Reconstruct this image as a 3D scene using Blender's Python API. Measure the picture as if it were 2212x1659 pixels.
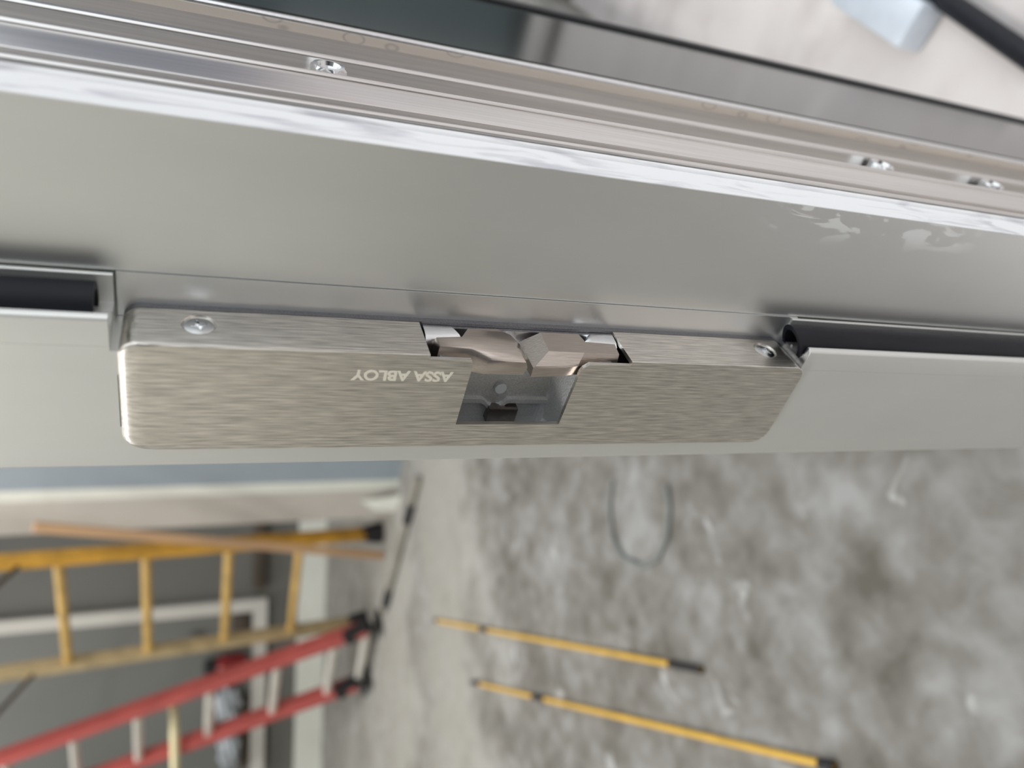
import bpy, bmesh, math, random
from mathutils import Matrix, Vector
import numpy as np

for o in list(bpy.data.objects):
    bpy.data.objects.remove(o, do_unlink=True)
S = bpy.context.scene
COL = S.collection
random.seed(4)

# ------------------------------------------------------------------ camera
H0 = 0.75                                   # height of the lens above the concrete floor (m)
# columns: image right, image down, view axis (the camera is turned a quarter turn, the floor lies image-right)
CAMP = np.array([0.1307, -0.1781, H0])
FPX = 1630.0
R = np.array([[0.25437416, -0.28767748, -0.92332846],
              [-0.77839574, -0.62748807, -0.01894188],
              [-0.57392844, 0.72353327, -0.38354368]]).T
vr, vd, vf = R[:, 0], R[:, 1], R[:, 2]
cam_d = bpy.data.cameras.new('camera')
cam = bpy.data.objects.new('camera', cam_d)
COL.objects.link(cam)
cam.matrix_world = Matrix(((vr[0], -vd[0], -vf[0], CAMP[0]),
                           (vr[1], -vd[1], -vf[1], CAMP[1]),
                           (vr[2], -vd[2], -vf[2], CAMP[2]),
                           (0, 0, 0, 1)))
cam_d.sensor_width = 36.0
cam_d.lens = 36.0 * FPX / 2212.0
cam_d.clip_start = 0.01
cam_d.clip_end = 200
cam_d.dof.use_dof = True
cam_d.dof.focus_distance = 0.255
cam_d.dof.aperture_fstop = 7.0
S.camera = cam

# ------------------------------------------------------------------ world, lamps, exposure
SKY = 1.5
w = bpy.data.worlds.new('overcast_sky')
S.world = w
w.use_nodes = True
nt = w.node_tree
nt.nodes.clear()
wo = nt.nodes.new('ShaderNodeOutputWorld')
wb = nt.nodes.new('ShaderNodeBackground')
wb.inputs['Color'].default_value = (0.93, 0.97, 1.0, 1)
wb.inputs['Strength'].default_value = SKY
nt.links.new(wb.outputs[0], wo.inputs[0])

def fill_lamp(x, y, z, sx, sy, watts):
    d = bpy.data.lights.new('fill_light', 'AREA')
    d.shape = 'RECTANGLE'; d.size = sx; d.size_y = sy
    d.energy = watts; d.color = (1.0, 0.99, 0.965)
    o = bpy.data.objects.new('fill_lamp', d)
    o.location = (x, y, z)
    COL.objects.link(o)
LAMP_W = 40  # unseen area lamps added under the ceiling to brighten the room
for lx, ly in ((-1.5, -1.3), (-1.6, 1.0), (-3.6, -1.4), (-4.0, 1.4)):
    fill_lamp(lx, ly, 2.9, 1.2, 0.6, LAMP_W)

S.view_settings.view_transform = 'Standard'
S.view_settings.look = 'None'
S.view_settings.gamma = 1.0
S.view_settings.exposure = 0.0
S.view_settings.use_curve_mapping = False

# ------------------------------------------------------------------ helpers
def lin(c):
    return tuple((v / 12.92 if v <= 0.04045 else ((v + 0.055) / 1.055) ** 2.4) for v in [q / 255.0 for q in c])

def nodes(name):
    m = bpy.data.materials.new(name); m.use_nodes = True
    n = m.node_tree.nodes; l = m.node_tree.links
    return m, n, l, n['Principled BSDF']

def simple(name, col, rough=0.5, metal=0.0, var=0.12, scale=(60, 60, 60), bump=0.0, spec=0.5, rvar=0.0, detail=4.0):
    m, n, l, b = nodes(name)
    tc = n.new('ShaderNodeTexCoord'); mp = n.new('ShaderNodeMapping'); nz = n.new('ShaderNodeTexNoise')
    mp.inputs['Scale'].default_value = scale
    nz.inputs['Scale'].default_value = 1.0; nz.inputs['Detail'].default_value = detail
    l.new(tc.outputs['Object'], mp.inputs[0]); l.new(mp.outputs[0], nz.inputs['Vector'])
    mr = n.new('ShaderNodeMapRange')
    mr.inputs['From Min'].default_value = 0.3; mr.inputs['From Max'].default_value = 0.7
    mr.inputs['To Min'].default_value = 1 - var; mr.inputs['To Max'].default_value = 1 + var
    l.new(nz.outputs['Fac'], mr.inputs['Value'])
    mx = n.new('ShaderNodeMix'); mx.data_type = 'RGBA'; mx.blend_type = 'MULTIPLY'
    mx.inputs['Factor'].default_value = 1.0
    mx.inputs['A'].default_value = (*col, 1)
    l.new(mr.outputs[0], mx.inputs['B'])
    l.new(mx.outputs['Result'], b.inputs['Base Color'])
    b.inputs['Roughness'].default_value = rough
    b.inputs['Metallic'].default_value = metal
    b.inputs['Specular IOR Level'].default_value = spec
    if rvar:
        r2 = n.new('ShaderNodeMapRange')
        r2.inputs['From Min'].default_value = 0.3; r2.inputs['From Max'].default_value = 0.7
        r2.inputs['To Min'].default_value = rough - rvar; r2.inputs['To Max'].default_value = rough + rvar
        l.new(nz.outputs['Fac'], r2.inputs['Value']); l.new(r2.outputs[0], b.inputs['Roughness'])
    if bump:
        bp = n.new('ShaderNodeBump'); bp.inputs['Strength'].default_value = bump
        bp.inputs['Distance'].default_value = 0.0003
        l.new(nz.outputs['Fac'], bp.inputs['Height']); l.new(bp.outputs[0], b.inputs['Normal'])
    return m

def link(name, me, m, parent=None, smooth=True, angle=35):
    o = bpy.data.objects.new(name, me)
    COL.objects.link(o)
    if m: me.materials.append(m)
    if smooth:
        me.shade_smooth() if hasattr(me, 'shade_smooth') else None
        try: me.set_sharp_from_angle(angle=math.radians(angle))
        except Exception: pass
    if parent:
        o.parent = parent
        o.matrix_parent_inverse = Matrix.Translation(-parent.location)
    return o

def from_bm(name, bm, m, parent=None, smooth=True, angle=35):
    bmesh.ops.recalc_face_normals(bm, faces=bm.faces[:])
    me = bpy.data.meshes.new(name); bm.to_mesh(me); bm.free()
    return link(name, me, m, parent, smooth, angle)

def empty(name, loc):
    o = bpy.data.objects.new(name, None); COL.objects.link(o)
    o.location = loc; o.empty_display_size = 0.05
    return o

def tag(o, label=None, cat=None, group=None, kind=None):
    if label: o['label'] = label
    if cat: o['category'] = cat
    if group: o['group'] = group
    if kind: o['kind'] = kind
    return o

def W(x, y, z):                              # strike frame in mm -> world m
    return (x * 0.001, y * 0.001, z * 0.001 + H0)

def bevel(bm, edges, r, seg=3):
    bmesh.ops.bevel(bm, geom=edges, offset=r, segments=seg, profile=0.5, affect='EDGES', clamp_overlap=True)

def extr_z(bm, pts, z0, z1, bev=None, seg=3):
    """prism along z of an (x, y) outline in mm; bev = {index: radius} rounds the long edge there"""
    lo = [bm.verts.new(W(x, y, z0)) for x, y in pts]
    hi = [bm.verts.new(W(x, y, z1)) for x, y in pts]
    n = len(pts); le = []
    for i in range(n):
        bm.faces.new((lo[i], lo[(i + 1) % n], hi[(i + 1) % n], hi[i]))
    bm.faces.new(lo[::-1]); bm.faces.new(hi)
    if bev:
        bm.edges.ensure_lookup_table()
        for r in sorted(set(bev.values())):
            es = [e for i in bev if bev[i] == r for e in lo[i].link_edges if e.other_vert(lo[i]) is hi[i]]
            bevel(bm, es, r * 0.001, seg)

def extr_y(bm, pts, y0, y1):
    """prism along y of an (x, z) outline in mm; returns front verts"""
    a = [bm.verts.new(W(x, y0, z)) for x, z in pts]
    b = [bm.verts.new(W(x, y1, z)) for x, z in pts]
    n = len(pts)
    for i in range(n):
        bm.faces.new((a[i], a[(i + 1) % n], b[(i + 1) % n], b[i]))
    bm.faces.new(a[::-1]); bm.faces.new(b)
    return a, b

def loft_x(bm, levels):
    """levels: list of (x or per-vertex xs, [(y, z), ...]) joined in order"""
    rings = []
    for x, pts in levels:
        xs = x if isinstance(x, (list, tuple)) else [x] * len(pts)
        rings.append([bm.verts.new(W(xs[i], p[0], p[1])) for i, p in enumerate(pts)])
    n = len(rings[0])
    for a, b in zip(rings, rings[1:]):
        for i in range(n):
            bm.faces.new((a[i], a[(i + 1) % n], b[(i + 1) % n], b[i]))
    bm.faces.new(rings[0][::-1]); bm.faces.new(rings[-1])
    return rings

def box(bm, x0, x1, y0, y1, z0, z1):         # metres
    vs = [bm.verts.new((x, y, z)) for x in (x0, x1) for y in (y0, y1) for z in (z0, z1)]
    for f in ((0, 1, 3, 2), (4, 6, 7, 5), (0, 4, 5, 1), (2, 3, 7, 6), (0, 2, 6, 4), (1, 5, 7, 3)):
        bm.faces.new([vs[i] for i in f])
    return vs

def boxmm(bm, x0, x1, y0, y1, z0, z1):
    a = W(x0, y0, z0); b = W(x1, y1, z1)
    return box(bm, a[0], b[0], a[1], b[1], a[2], b[2])

def bar(bm, p, q, wd, th, up=(0, 0, 1), ends=True):
    """box bar from p to q, wd across (perpendicular to up), th along up"""
    p = Vector(p); q = Vector(q); d = (q - p).normalized(); u = Vector(up)
    s = d.cross(u)
    if s.length < 1e-6: s = Vector((1, 0, 0))
    s.normalize(); u = s.cross(d).normalized()
    vs = []
    for c in (p, q):
        for a, b in ((-1, -1), (1, -1), (1, 1), (-1, 1)):
            vs.append(bm.verts.new(c + s * (a * wd / 2) + u * (b * th / 2)))
    for i in range(4):
        bm.faces.new((vs[i], vs[(i + 1) % 4], vs[4 + (i + 1) % 4], vs[4 + i]))
    bm.faces.new(vs[3::-1]); bm.faces.new(vs[4:])

def tube(bm, pts, r, n=12, closed=False, flat=1.0):
    pts = [Vector(p) for p in pts]; rings = []; ref = None
    m = len(pts)
    for i, p in enumerate(pts):
        if closed: d = pts[(i + 1) % m] - pts[i - 1]
        else: d = pts[min(i + 1, m - 1)] - pts[max(i - 1, 0)]
        d.normalize()
        if ref is None:
            ref = Vector((0, 0, 1)) if abs(d.z) < 0.9 else Vector((1, 0, 0))
        s = d.cross(ref).normalized(); ref = s.cross(d).normalized()
        rr = r[i] if isinstance(r, (list, tuple)) else r
        rings.append([bm.verts.new(p + s * (math.cos(t) * rr) + ref * (math.sin(t) * rr * flat))
                      for t in [2 * math.pi * k / n for k in range(n)]])
    for i in range(m if closed else m - 1):
        a, b = rings[i], rings[(i + 1) % m]
        for k in range(n):
            bm.faces.new((a[k], a[(k + 1) % n], b[(k + 1) % n], b[k]))
    if not closed:
        bm.faces.new(rings[0][::-1]); bm.faces.new(rings[-1])

def ray(px, py):
    v = vr * (px - 1106.0) + vd * (py - 829.5) + vf * FPX
    return v
def on_floor(px, py, z=0.0):
    r = ray(px, py); return Vector(CAMP + r * ((z - CAMP[2]) / r[2]))
def on_line(px, py, z):                      # point of the sight ray at height z
    return on_floor(px, py, z)

# ------------------------------------------------------------------ materials
def brushed(name, col, rough, streak=0.16, bump=0.25, across=1500, along=90, metal=1.0):
    m, n, l, b = nodes(name)
    tc = n.new('ShaderNodeTexCoord'); mp = n.new('ShaderNodeMapping'); nz = n.new('ShaderNodeTexNoise')
    mp.inputs['Scale'].default_value = (across, across, along)
    nz.inputs['Scale'].default_value = 1.0; nz.inputs['Detail'].default_value = 3.0
    l.new(tc.outputs['Object'], mp.inputs[0]); l.new(mp.outputs[0], nz.inputs['Vector'])
    mr = n.new('ShaderNodeMapRange')
    mr.inputs['From Min'].default_value = 0.28; mr.inputs['From Max'].default_value = 0.72
    mr.inputs['To Min'].default_value = 1 - streak; mr.inputs['To Max'].default_value = 1 + streak
    l.new(nz.outputs['Fac'], mr.inputs['Value'])
    mx = n.new('ShaderNodeMix'); mx.data_type = 'RGBA'; mx.blend_type = 'MULTIPLY'
    mx.inputs['Factor'].default_value = 1.0; mx.inputs['A'].default_value = (*col, 1)
    l.new(mr.outputs[0], mx.inputs['B']); l.new(mx.outputs['Result'], b.inputs['Base Color'])
    b.inputs['Metallic'].default_value = metal
    b.inputs['Roughness'].default_value = rough
    bp = n.new('ShaderNodeBump'); bp.inputs['Strength'].default_value = bump
    bp.inputs['Distance'].default_value = 0.0002
    l.new(nz.outputs['Fac'], bp.inputs['Height']); l.new(bp.outputs[0], b.inputs['Normal'])
    return m

M = {}
M['steel'] = brushed('brushed_stainless', (0.74, 0.705, 0.65), 0.34, 0.30, 0.5)
M['keeper'] = brushed('keeper_steel', (0.56, 0.50, 0.45), 0.30, 0.12, 0.2, 2500, 140)
M['anod'] = simple('clear_anodised_aluminium', (0.83, 0.845, 0.835), 0.33, 0.9, 0.03, (35, 35, 12), 0.0)
M['stop'] = simple('clear_anodised_stop', (0.85, 0.86, 0.835), 0.45, 0.8, 0.03, (30, 30, 12), 0.0)
M['mill'] = brushed('mill_finish_aluminium', (0.74, 0.72, 0.70), 0.30, 0.10, 0.15, 900, 14)
M['cut'] = simple('saw_cut_aluminium', (0.85, 0.85, 0.87), 0.22, 1.0, 0.08, (900, 900, 300), 0.2)
M['base'] = simple('strike_base_zinc', (0.25, 0.25, 0.265), 0.45, 1.0, 0.18, (1800, 1800, 1800), 0.5)
M['cast'] = simple('cast_zinc_body', (0.50, 0.51, 0.51), 0.46, 0.6, 0.12, (1500, 1500, 1500), 0.6)
M['rail'] = simple('bright_cast_edge', (0.66, 0.67, 0.68), 0.38, 0.6, 0.1, (1500, 1500, 1500), 0.3)
M['silver'] = simple('polished_zinc', (0.82, 0.83, 0.84), 0.24, 1.0, 0.05, (400, 400, 400), 0.1)
M['screw'] = simple('zinc_plated_screw', (0.80, 0.81, 0.82), 0.18, 1.0, 0.05, (300, 300, 300))
M['rubber'] = simple('black_rubber', (0.009, 0.010, 0.015), 0.5, 0.0, 0.35, (220, 220, 30), 0.1, spec=0.3)
M['dark'] = simple('black_paint', (0.012, 0.012, 0.014), 0.5, 0, 0.2)
M['disc'] = simple('pale_plug', (0.55, 0.60, 0.62), 0.4, 0, 0.08)
M['letter'] = simple('polished_letter', (0.90, 0.87, 0.74), 0.45, 0.25, 0.03)
M['blk'] = simple('brown_oxide_steel', (0.22, 0.20, 0.19), 0.4, 1.0, 0.15, (500, 500, 500))

# white filmed edge of the jamb: white with grey scuffs
def white_film():
    m, n, l, b = nodes('white_protective_film')
    tc = n.new('ShaderNodeTexCoord'); mp = n.new('ShaderNodeMapping'); nz = n.new('ShaderNodeTexNoise')
    mp.inputs['Scale'].default_value = (90, 110, 22); mp.inputs['Rotation'].default_value = (0.35, 0, 0)
    nz.inputs['Scale'].default_value = 1.0; nz.inputs['Detail'].default_value = 6; nz.inputs['Distortion'].default_value = 1.2
    l.new(tc.outputs['Object'], mp.inputs[0]); l.new(mp.outputs[0], nz.inputs['Vector'])
    cr = n.new('ShaderNodeValToRGB')
    cr.color_ramp.elements[0].position = 0.33; cr.color_ramp.elements[0].color = (0.62, 0.62, 0.65, 1)
    cr.color_ramp.elements[1].position = 0.50; cr.color_ramp.elements[1].color = (0.90, 0.91, 0.92, 1)
    l.new(nz.outputs['Fac'], cr.inputs[0]); l.new(cr.outputs[0], b.inputs['Base Color'])
    b.inputs['Roughness'].default_value = 0.45
    return m
M['film'] = white_film()

def ring_stained():
    m, n, l, b = nodes('water_ringed_aluminium')
    tc = n.new('ShaderNodeTexCoord'); mp = n.new('ShaderNodeMapping'); vo = n.new('ShaderNodeTexVoronoi')
    mp.inputs['Scale'].default_value = (120, 0.01, 60)
    vo.inputs['Scale'].default_value = 1.0
    l.new(tc.outputs['Object'], mp.inputs[0]); l.new(mp.outputs[0], vo.inputs['Vector'])
    cr = n.new('ShaderNodeValToRGB'); e = cr.color_ramp.elements
    e[0].position = 0.20; e[0].color = (0.80, 0.73, 0.65, 1)
    e[1].position = 0.30; e[1].color = (0.80, 0.73, 0.65, 1)
    k = e.new(0.25); k.color = (0.58, 0.53, 0.49, 1)
    l.new(vo.outputs['Distance'], cr.inputs[0]); l.new(cr.outputs[0], b.inputs['Base Color'])
    b.inputs['Metallic'].default_value = 0.6; b.inputs['Roughness'].default_value = 0.4
    return m
M['ring'] = ring_stained()

def smears(m):
    """pale dried smears on the jamb low down by its outer edge"""
    n = m.node_tree.nodes; l = m.node_tree.links; b = n['Principled BSDF']
    src = b.inputs['Base Color'].links[0].from_socket
    tc = n.new('ShaderNodeTexCoord'); sp = n.new('ShaderNodeSeparateXYZ'); l.new(tc.outputs['Object'], sp.inputs[0])
    def ramp(sock, a, c2, d0=0.0, d1=1.0):
        r = n.new('ShaderNodeMapRange'); r.interpolation_type = 'SMOOTHSTEP'
        for k, v in zip(('From Min', 'From Max', 'To Min', 'To Max'), (a, c2, d0, d1)): r.inputs[k].default_value = v
        l.new(sock, r.inputs['Value']); return r.outputs[0]
    nz = n.new('ShaderNodeTexNoise'); mp = n.new('ShaderNodeMapping')
    mp.inputs['Scale'].default_value = (110, 110, 38); mp.inputs['Rotation'].default_value = (0, 0.5, 0)
    nz.inputs['Scale'].default_value = 1.0; nz.inputs['Detail'].default_value = 4; nz.inputs['Distortion'].default_value = 1.4
    l.new(tc.outputs['Object'], mp.inputs[0]); l.new(mp.outputs[0], nz.inputs['Vector'])
    f = ramp(nz.outputs['Fac'], 0.53, 0.57)
    for sock in (ramp(sp.outputs['X'], 0.040, 0.050), ramp(sp.outputs['Z'], H0 - 0.29, H0 - 0.27), ramp(sp.outputs['Z'], H0 - 0.19, H0 - 0.175, 1.0, 0.0)):
        mu = n.new('ShaderNodeMath'); mu.operation = 'MULTIPLY'; l.new(f, mu.inputs[0]); l.new(sock, mu.inputs[1]); f = mu.outputs[0]
    mx = n.new('ShaderNodeMix'); mx.data_type = 'RGBA'; mx.inputs['B'].default_value = (0.86, 0.88, 0.88, 1)
    l.new(f, mx.inputs['Factor']); l.new(src, mx.inputs['A']); l.new(mx.outputs['Result'], b.inputs['Base Color'])
    mt = n.new('ShaderNodeMapRange'); mt.inputs['To Min'].default_value = 0.9; mt.inputs['To Max'].default_value = 0.35
    l.new(f, mt.inputs['Value']); l.new(mt.outputs[0], b.inputs['Metallic'])
M['jamb'] = simple('clear_anodised_jamb', (0.83, 0.845, 0.835), 0.33, 0.9, 0.03, (35, 35, 12), 0.0)
smears(M['jamb'])

def concrete(name, c_dark, c_mid, c_light, s=1.0, rough=0.8, band=False):
    m, n, l, b = nodes(name)
    tc = n.new('ShaderNodeTexCoord')
    def noise(sc, det, dist=0.0):
        z = n.new('ShaderNodeTexNoise'); z.inputs['Scale'].default_value = sc * s
        z.inputs['Detail'].default_value = det; z.inputs['Distortion'].default_value = dist
        l.new(tc.outputs['Object'], z.inputs['Vector']); return z
    a = noise(5.5, 5, 0.4); c = noise(21, 6, 0.3); f = noise(90, 3)
    mx = n.new('ShaderNodeMath'); mx.operation = 'MULTIPLY_ADD'; mx.inputs[1].default_value = 0.55
    l.new(a.outputs['Fac'], mx.inputs[0])
    m2 = n.new('ShaderNodeMath'); m2.operation = 'MULTIPLY'; m2.inputs[1].default_value = 0.45
    l.new(c.outputs['Fac'], m2.inputs[0]); l.new(m2.outputs[0], mx.inputs[2])
    cr = n.new('ShaderNodeValToRGB'); e = cr.color_ramp.elements
    e[0].position = 0.36; e[0].color = (*c_dark, 1)
    e[1].position = 0.66; e[1].color = (*c_light, 1)
    k = e.new(0.50); k.color = (*c_mid, 1)
    l.new(mx.outputs[0], cr.inputs[0])
    # small pale plaster spots
    sp = n.new('ShaderNodeValToRGB')
    sp.color_ramp.elements[0].position = 0.66; sp.color_ramp.elements[0].color = (0, 0, 0, 1)
    sp.color_ramp.elements[1].position = 0.76; sp.color_ramp.elements[1].color = (1, 1, 1, 1)
    g = noise(13, 3, 0.6); l.new(g.outputs['Fac'], sp.inputs[0])
    mm = n.new('ShaderNodeMix'); mm.data_type = 'RGBA'
    mm.inputs['B'].default_value = (*[min(1, v * 1.35) for v in c_light], 1)
    l.new(sp.outputs[0], mm.inputs['Factor']); l.new(cr.outputs[0], mm.inputs['A'])
    out = mm.outputs['Result']
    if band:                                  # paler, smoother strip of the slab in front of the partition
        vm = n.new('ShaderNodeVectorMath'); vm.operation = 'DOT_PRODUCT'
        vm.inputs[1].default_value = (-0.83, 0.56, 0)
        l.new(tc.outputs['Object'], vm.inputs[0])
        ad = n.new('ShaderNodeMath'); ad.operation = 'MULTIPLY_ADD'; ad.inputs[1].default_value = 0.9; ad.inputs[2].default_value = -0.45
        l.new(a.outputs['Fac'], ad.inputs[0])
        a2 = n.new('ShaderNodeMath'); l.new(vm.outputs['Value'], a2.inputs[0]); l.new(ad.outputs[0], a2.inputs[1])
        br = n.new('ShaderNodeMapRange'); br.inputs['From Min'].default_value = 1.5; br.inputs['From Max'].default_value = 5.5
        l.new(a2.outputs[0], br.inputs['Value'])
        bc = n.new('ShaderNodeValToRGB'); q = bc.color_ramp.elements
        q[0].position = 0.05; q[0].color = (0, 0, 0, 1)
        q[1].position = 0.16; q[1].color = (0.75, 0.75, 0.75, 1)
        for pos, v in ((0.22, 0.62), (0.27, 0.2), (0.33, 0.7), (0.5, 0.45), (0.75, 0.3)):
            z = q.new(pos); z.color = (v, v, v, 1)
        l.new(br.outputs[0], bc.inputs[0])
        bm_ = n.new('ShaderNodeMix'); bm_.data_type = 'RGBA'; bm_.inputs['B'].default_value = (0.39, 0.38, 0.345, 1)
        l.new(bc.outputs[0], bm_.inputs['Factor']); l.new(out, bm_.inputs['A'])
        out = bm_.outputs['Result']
    l.new(out, b.inputs['Base Color'])
    b.inputs['Roughness'].default_value = rough
    b.inputs['Specular IOR Level'].default_value = 0.35
    bp = n.new('ShaderNodeBump'); bp.inputs['Strength'].default_value = 0.25; bp.inputs['Distance'].default_value = 0.002
    l.new(f.outputs['Fac'], bp.inputs['Height']); l.new(bp.outputs[0], b.inputs['Normal'])
    return m
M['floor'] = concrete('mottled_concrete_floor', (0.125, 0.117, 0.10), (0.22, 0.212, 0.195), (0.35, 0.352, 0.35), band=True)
M['pave'] = concrete('pale_pavement', (0.54, 0.50, 0.49), (0.64, 0.60, 0.59), (0.69, 0.66, 0.645), 0.6)
M['road'] = simple('warm_grey_paving', (0.50, 0.43, 0.41), 0.8, 0, 0.3, (3, 3, 3))
M['drywall'] = simple('grey_white_wall', (0.58, 0.57, 0.53), 0.8, 0, 0.05, (2, 2, 2))
M['greywall'] = simple('grey_back_wall', (0.135, 0.135, 0.122), 0.7, 0, 0.06, (2, 2, 2))
M['white'] = simple('white_paint', (0.74, 0.76, 0.70), 0.6, 0, 0.05, (5, 5, 5))
M['bluegrey'] = simple('blue_grey_metal', (0.33, 0.38, 0.43), 0.5, 0.2, 0.05, (5, 5, 5))
M['bluegrey_dark'] = simple('dark_blue_grey_cladding', (0.15, 0.165, 0.21), 0.6, 0, 0.2, (1.5, 1.5, 1.5))
M['beige'] = simple('beige_plaster', (0.47, 0.44, 0.40), 0.8, 0, 0.08, (4, 4, 4))
M['yellow'] = simple('yellow_fibreglass', (0.62, 0.33, 0.04), 0.5, 0, 0.22, (14, 14, 14))
M['rungyellow'] = simple('ochre_rung', (0.56, 0.37, 0.12), 0.55, 0, 0.2, (14, 14, 14))
M['paleyellow'] = simple('worn_tan_rail', (0.46, 0.36, 0.20), 0.6, 0, 0.22, (14, 14, 14))
M['red'] = simple('red_fibreglass', (0.44, 0.09, 0.08), 0.5, 0, 0.12, (8, 8, 8))
M['alu'] = simple('dull_aluminium', (0.70, 0.68, 0.62), 0.4, 0.5, 0.08, (20, 20, 20))
M['wood'] = simple('raw_pine', (0.58, 0.36, 0.20), 0.6, 0, 0.12, (6, 6, 3))
M['pole'] = simple('yellow_pole_paint', (0.72, 0.44, 0.07), 0.45, 0, 0.15, (20, 20, 20))
M['greypipe'] = simple('grey_conduit', (0.25, 0.235, 0.20), 0.5, 0.2, 0.15, (9, 9, 9))
M['cable'] = simple('grey_green_cable', (0.22, 0.235, 0.225), 0.6, 0, 0.1)
M['brown'] = simple('dark_brown_board', (0.06, 0.045, 0.032), 0.6, 0, 0.4, (8, 8, 8))
M['redplastic'] = simple('red_plastic', (0.22, 0.01, 0.012), 0.4, 0, 0.15)
M['plastic'] = simple('crumpled_clear_plastic', (0.42, 0.46, 0.50), 0.3, 0, 0.4, (14, 14, 14))
M['pale_blue'] = simple('pale_blue_coating', (0.66, 0.72, 0.80), 0.35, 0.2, 0.06, (30, 30, 30))
M['brass'] = simple('brass_pole', (0.60, 0.54, 0.33), 0.4, 0.3, 0.2, (12, 12, 12))

# glass-fronted things: a dark glazed strip and the facade opposite
m, n, l, b = nodes('dark_backed_glass')
b.inputs['Base Color'].default_value = (0.012, 0.018, 0.018, 1); b.inputs['Roughness'].default_value = 0.14
b.inputs['IOR'].default_value = 1.85
M['glass'] = m
M['facade'] = simple('dark_green_facade', (0.09, 0.125, 0.13), 0.5, 0, 0.35, (1.5, 1.5, 1.5))

# ------------------------------------------------------------------ SETTING: floor, ground, walls
ZT = 2.95
def slab(name, x0, x1, y0, y1, z0, z1, m, parent=None):
    bm = bmesh.new(); box(bm, x0, x1, y0, y1, z0, z1)
    return from_bm(name, bm, m, parent, smooth=False)

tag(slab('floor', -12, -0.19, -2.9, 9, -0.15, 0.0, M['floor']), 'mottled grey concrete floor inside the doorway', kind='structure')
tag(slab('ground', -0.19, 2.9, -14, 14, -0.3, -0.15, M['pave']), 'pale pavement one step down outside the door frame', kind='structure')
tag(slab('road', 2.9, 30, -14, 14, -0.35, -0.2, M['road']), 'warm grey road beyond the pavement', kind='structure')
tag(slab('ceiling', -12, -0.05, -2.9, 9, ZT, ZT + 0.1, M['drywall']), 'pale ceiling of the room', kind='structure')
tag(slab('wall_front', -0.05, 0.05, -2.9, -0.98, 0, ZT, M['drywall']), 'pale front wall beside the doorway', kind='structure')
tag(slab('wall_side', -12, -0.05, -2.9, -2.8, 0, ZT, M['drywall']), 'pale side wall of the room', kind='structure')
tag(slab('wall_header', -0.05, 0.05, -0.98, 9, 2.15, ZT, M['drywall']), 'pale wall over the door openings', kind='structure')
tag(slab('facade', -0.19, 0.58, 2.12, 2.32, -0.15, 3.4, M['facade']), 'dark green pier of the facade turning away from the doorway', kind='structure')
tag(slab('wall_far', -6, 16, 13.0, 13.3, -0.3, 4.5, M['bluegrey_dark']), 'dark blue grey building wall far along the street', kind='structure')
fd = slab('facade_foot', -0.19, 0.58, 2.05, 2.12, -0.15, -0.09, M['dark'])
fd.name = 'trim_3'
tag(fd, 'dark foot strip of the facade pier', kind='structure')
fb = slab('facade_base', -0.19, 0.58, 1.95, 2.04, -0.15, -0.115, M['pave'])
fb.name = 'trim_2'
tag(fb, 'pale kerb strip along the dark facade', kind='structure')
fe = slab('facade_joint', -0.19, 0.58, 1.885, 1.95, -0.15, -0.143, M['brown'])
fe.name = 'trim_4'
tag(fe, 'dark brown joint in front of the pale kerb strip', kind='structure')

leaf = tag(empty('dark_reflection_door', (0.5, -0.99, 0)), 'added door leaf, unseen behind the viewer, to darken reflections in the strike', kind='structure')  # unseen leaf added so the strike and jamb reflect something dark
for nm, z0_, z1_, x0_, x1_ in (('bottom_rail', 0.01, 0.27, 0.06, 0.96), ('top_rail', 1.98, 2.1, 0.06, 0.96), ('stile', 0.27, 1.98, 0.06, 0.15), ('stile', 0.27, 1.98, 0.87, 0.96)):
    slab(nm, x0_, x1_, -1.01, -0.965, z0_, z1_, M['road'], leaf)
slab('pane', 0.15, 0.87, -0.99, -0.984, 0.27, 1.98, M['glass'], leaf)

# ------------------------------------------------------------------ DOOR FRAME (setting): door_1 and its parts
Z0, Z1 = -H0 * 1000, 1380.0
door = tag(empty('door_1', (0, 0.03, 0)), 'clear anodised aluminium door frame with a gap in its stop for the strike', kind='structure')

bm = bmesh.new()
extr_z(bm, [(-47, 30), (9.95, 30), (9.9, 20.5), (54.6, 20.5), (54.6, 40), (-47, 40)], Z0, Z1)
from_bm('jamb', bm, M['jamb'], door, smooth=False)

bm = bmesh.new()
extr_z(bm, [(54.6, 20.6), (55.0, 20.5), (55.0, 34.4), (55.9, 35.0), (55.9, 37.6), (52.5, 37.8), (52.5, 30), (54.6, 30)], Z0, Z1, {1: 0.3, 3: 0.8, 4: 0.8})
from_bm('jamb_edge', bm, M['film'], door)['label'] = 'white filmed outer edge with grey scuffs'

bm = bmesh.new()                         # open glazing channel: fin, flange with bead, screw groove, tall back steps
extr_z(bm, [(50, 38), (52.0, 38), (52.0, 42), (55.7, 42), (55.7, 44.4), (52.2, 44.6), (52.2, 49.8), (55.3, 50.0), (55.3, 68.8), (56.4, 69.0), (56.4, 71.4), (44, 71.8),
            (44, 108), (50.6, 108), (50.6, 112), (38, 112.4), (38, 150), (46, 150), (46, 156), (-40, 156), (-40, 38)], Z0, Z1,
       {3: 1.0, 4: 0.9, 7: 0.4, 9: 1.0, 10: 1.0, 13: 1.3, 14: 1.0})
from_bm('glazing_channel', bm, M['mill'], door)['label'] = 'mill finish channel with fine lengthwise streaks'

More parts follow.
